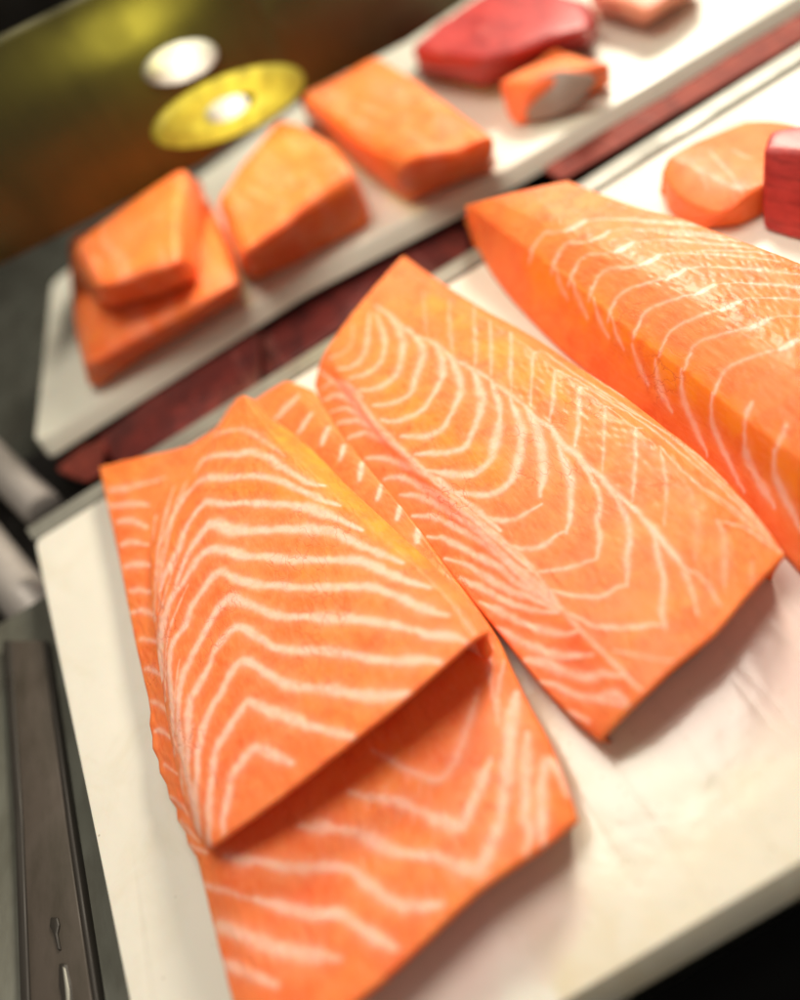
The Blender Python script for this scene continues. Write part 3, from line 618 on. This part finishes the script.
TILT = math.radians(-14)
def disc(name, c, rx, rz, y0, y1, mat, parent, hole=0.0, n=40):
    """flat oval glowing element standing proud of the upright hood"""
    V, F = [], []
    for k in range(n):
        a = 2 * math.pi * k / n
        for yy, q in ((y0, 1.0), (y1, .9), (y1, hole), (y0, hole)):
            h, w = rx * q * math.cos(a), rz * q * math.sin(a); h, w = h * math.cos(TILT) - w * math.sin(TILT), h * math.sin(TILT) + w * math.cos(TILT)
            h += c[0]; V.append((hd[0] * h + hn[0] * yy, hd[1] * h + hn[1] * yy, c[1] + w))
    for k in range(n):
        a, b = 4 * k, 4 * ((k + 1) % n)
        for s in range(4):
            t = (s + 1) % 4
            if hole == 0 and s == 2: continue
            F.append((a + s, a + t, b + t, b + s))
    me = bpy.data.meshes.new(name); me.from_pydata(V, [], F); me.update()
    import bmesh
    bm = bmesh.new(); bm.from_mesh(me); bmesh.ops.remove_doubles(bm, verts=bm.verts, dist=1e-6); bmesh.ops.recalc_face_normals(bm, faces=bm.faces); bm.to_mesh(me); bm.free(); smooth(me)
    return link(name, me, mat, parent)
def lamp(px, py, label, ring, glow_r, off=(0, 0)):  # a lamp's reflection in the panel, built as glowing discs
    p = at_hood(px, py); k = float((p - EYE) @ FWD) / FPX           # metres per picture pixel there
    e = bpy.data.objects.new('lamp_reflection', None); COL.objects.link(e); e.location = p; e.empty_display_size = .02
    tag(e, label, 'lamp', 'lamp reflections on the metal hood')
    if ring: disc('glow_ring', (0, 0), ring * k * 1.35, ring * k * .40, 0, .004, M['ringm'], e, hole=.3)
    disc('glow_disc', (off[0] * k, off[1] * k), glow_r * k * 1.4, glow_r * k * .55, 0, .006, M['glow_disc'], e)
lamp(181, 62, 'white oval lamp reflection built as a glowing disc, higher on the brown hood', 0, 31)
lamp(232, 105, 'lamp reflection built as a glowing disc with a wide yellow ring at the lower hood edge', 68, 19, (-9, 2))

# ------------------------------------------------------------------ steel tubes and slotted rail on the left
def tube(name, a, b, r, mat, label, cat, parent=None):
    a, b = Vector(a), Vector(b); d = (b - a).normalized(); u = d.orthogonal().normalized(); w = d.cross(u); n = 24; V = []; F = []
    prof = ((0, .0), (0, .85), (.002, 1), ((b - a).length - .002, 1), ((b - a).length, .85), ((b - a).length, 0))
    for s, q in prof:
        for k in range(n):
            t = 2 * math.pi * k / n; V.append(a + d * s + (u * math.cos(t) + w * math.sin(t)) * r * q)
    for i in range(len(prof) - 1):
        for k in range(n): F.append((i * n + k, i * n + (k + 1) % n, (i + 1) * n + (k + 1) % n, (i + 1) * n + k))
    me = bpy.data.meshes.new(name); me.from_pydata(V, [], F); me.update(); smooth(me)
    o = link(name, me, mat, parent)
    return tag(o, label, cat, 'steel tubes at the left of the boards')
tube('steel_tube', at(-60, 410, -.01), at(46, 512, -.03), .015, M['tube'], 'grey steel tube reaching the gap at the left corner of the boards', 'tube')
tube('steel_tube', at(-60, 490, -.01), at(44, 622, -.04), .017, M['tube'], 'thicker pinkish grey tube beside the left corner of the front board', 'tube')
rail = bpy.data.objects.new('slotted_rail', None); COL.objects.link(rail); rail.location = at(60, 850, -.016); rail.empty_display_size = .03
tag(rail, 'stained dark steel rail with keyhole slots left of the front board', 'rail')
def rel(o, parent):
    o.parent = parent; o.location = o.location - parent.location; return o
zr = -.016
def bar(name, L, z, thick, mat): 
    P = [at(*p, z)[:2] for p in L]
    o = prism(name, [(*p, z) for p in P], [(*p, z - thick) for p in P], mat, bevel=.001, world=True); return rel(o, rail)
bar('web', [(10, 640), (42, 640), (66, 820), (104, 1080), (32, 1080), (22, 820)], zr, .004, M['rail'])
bar('flange', [(42, 640), (46, 640), (71, 820), (110, 1080), (104, 1080), (66, 820)], zr + .0015, .006, M['rail_dark'])
bar('flange', [(2, 640), (10, 640), (22, 820), (32, 1080), (22, 1080), (14, 820)], zr + .0015, .006, M['rail_dark'])
bar('keyhole', [(50, 917), (57, 917), (59, 925), (57, 934), (60, 950), (57, 950), (53, 934), (49, 926)], zr + .0012, .002, M['rail_dark'])
bar('slot', [(58, 963), (65, 963), (70, 985), (74, 1030), (66, 1030), (58, 985)], zr + .0012, .002, M['rail_dark'])
bar('slot_glint', [(62, 966), (65, 968), (69, 990), (70, 1020), (67, 1020), (65, 990)], zr + .002, .001, M['steel'])  # pale steel sliver built as the glint on the slot

# ------------------------------------------------------------------ light
W = bpy.data.worlds.new('World'); S.world = W; W.use_nodes = True
bg = W.node_tree.nodes['Background']; bg.inputs[0].default_value = (1.0, 0.9, 0.75, 1); bg.inputs[1].default_value = 0.27
def area(name, loc, target, size, power, col):
    l = bpy.data.lights.new(name, 'AREA'); l.shape = 'DISK'; l.size = size; l.energy = power; l.color = col
    o = bpy.data.objects.new(name, l); COL.objects.link(o); o.location = loc
    o.rotation_euler = (Vector(target) - Vector(loc)).to_track_quat('-Z', 'Y').to_euler(); return o
area('off_frame_lamp', (.74, 1.03, .74), (.05, .25, 0), .30, 17.5, (1.0, .90, .75))
area('off_frame_lamp', (.06, .36, .80), (.02, .2, 0), .42, 5.5, (1.0, .92, .79))  # second light added out of view to fill flanks and shadows
hp = at_hood(168, 14, .045)
pl = bpy.data.lights.new('hood_glow_light', 'POINT'); pl.energy = .38; pl.color = (1, .88, .16); pl.shadow_soft_size = .02  # unseen point light added to put the yellow glow on the hood
po = bpy.data.objects.new('hood_glow_light', pl); COL.objects.link(po); po.location = hp

# ------------------------------------------------------------------ camera object and render settings
cd = bpy.data.cameras.new('Camera'); cam = bpy.data.objects.new('Camera', cd); COL.objects.link(cam)
from mathutils import Matrix
cam.matrix_world = Matrix(((RT[0], UP[0], -FWD[0], EYE[0]), (RT[1], UP[1], -FWD[1], EYE[1]), (RT[2], UP[2], -FWD[2], EYE[2]), (0, 0, 0, 1)))
cd.sensor_fit = 'VERTICAL'; cd.sensor_height = 36.0; cd.lens = 36.0 * FPX / 1000.0
cd.clip_start = .01; cd.clip_end = 50
cd.dof.use_dof = True; cd.dof.focus_distance = .358; cd.dof.aperture_fstop = 36.0 * FPX / 1000.0 / 14.5   # a 14.5 mm opening
S.camera = cam
S.view_settings.view_transform = 'Standard'; S.view_settings.look = 'None'; S.view_settings.exposure = 0; S.view_settings.gamma = 1
S.render.engine = 'CYCLES'; S.cycles.use_denoising = True
try: S.cycles.denoiser = 'OPENIMAGEDENOISE'
except Exception: pass
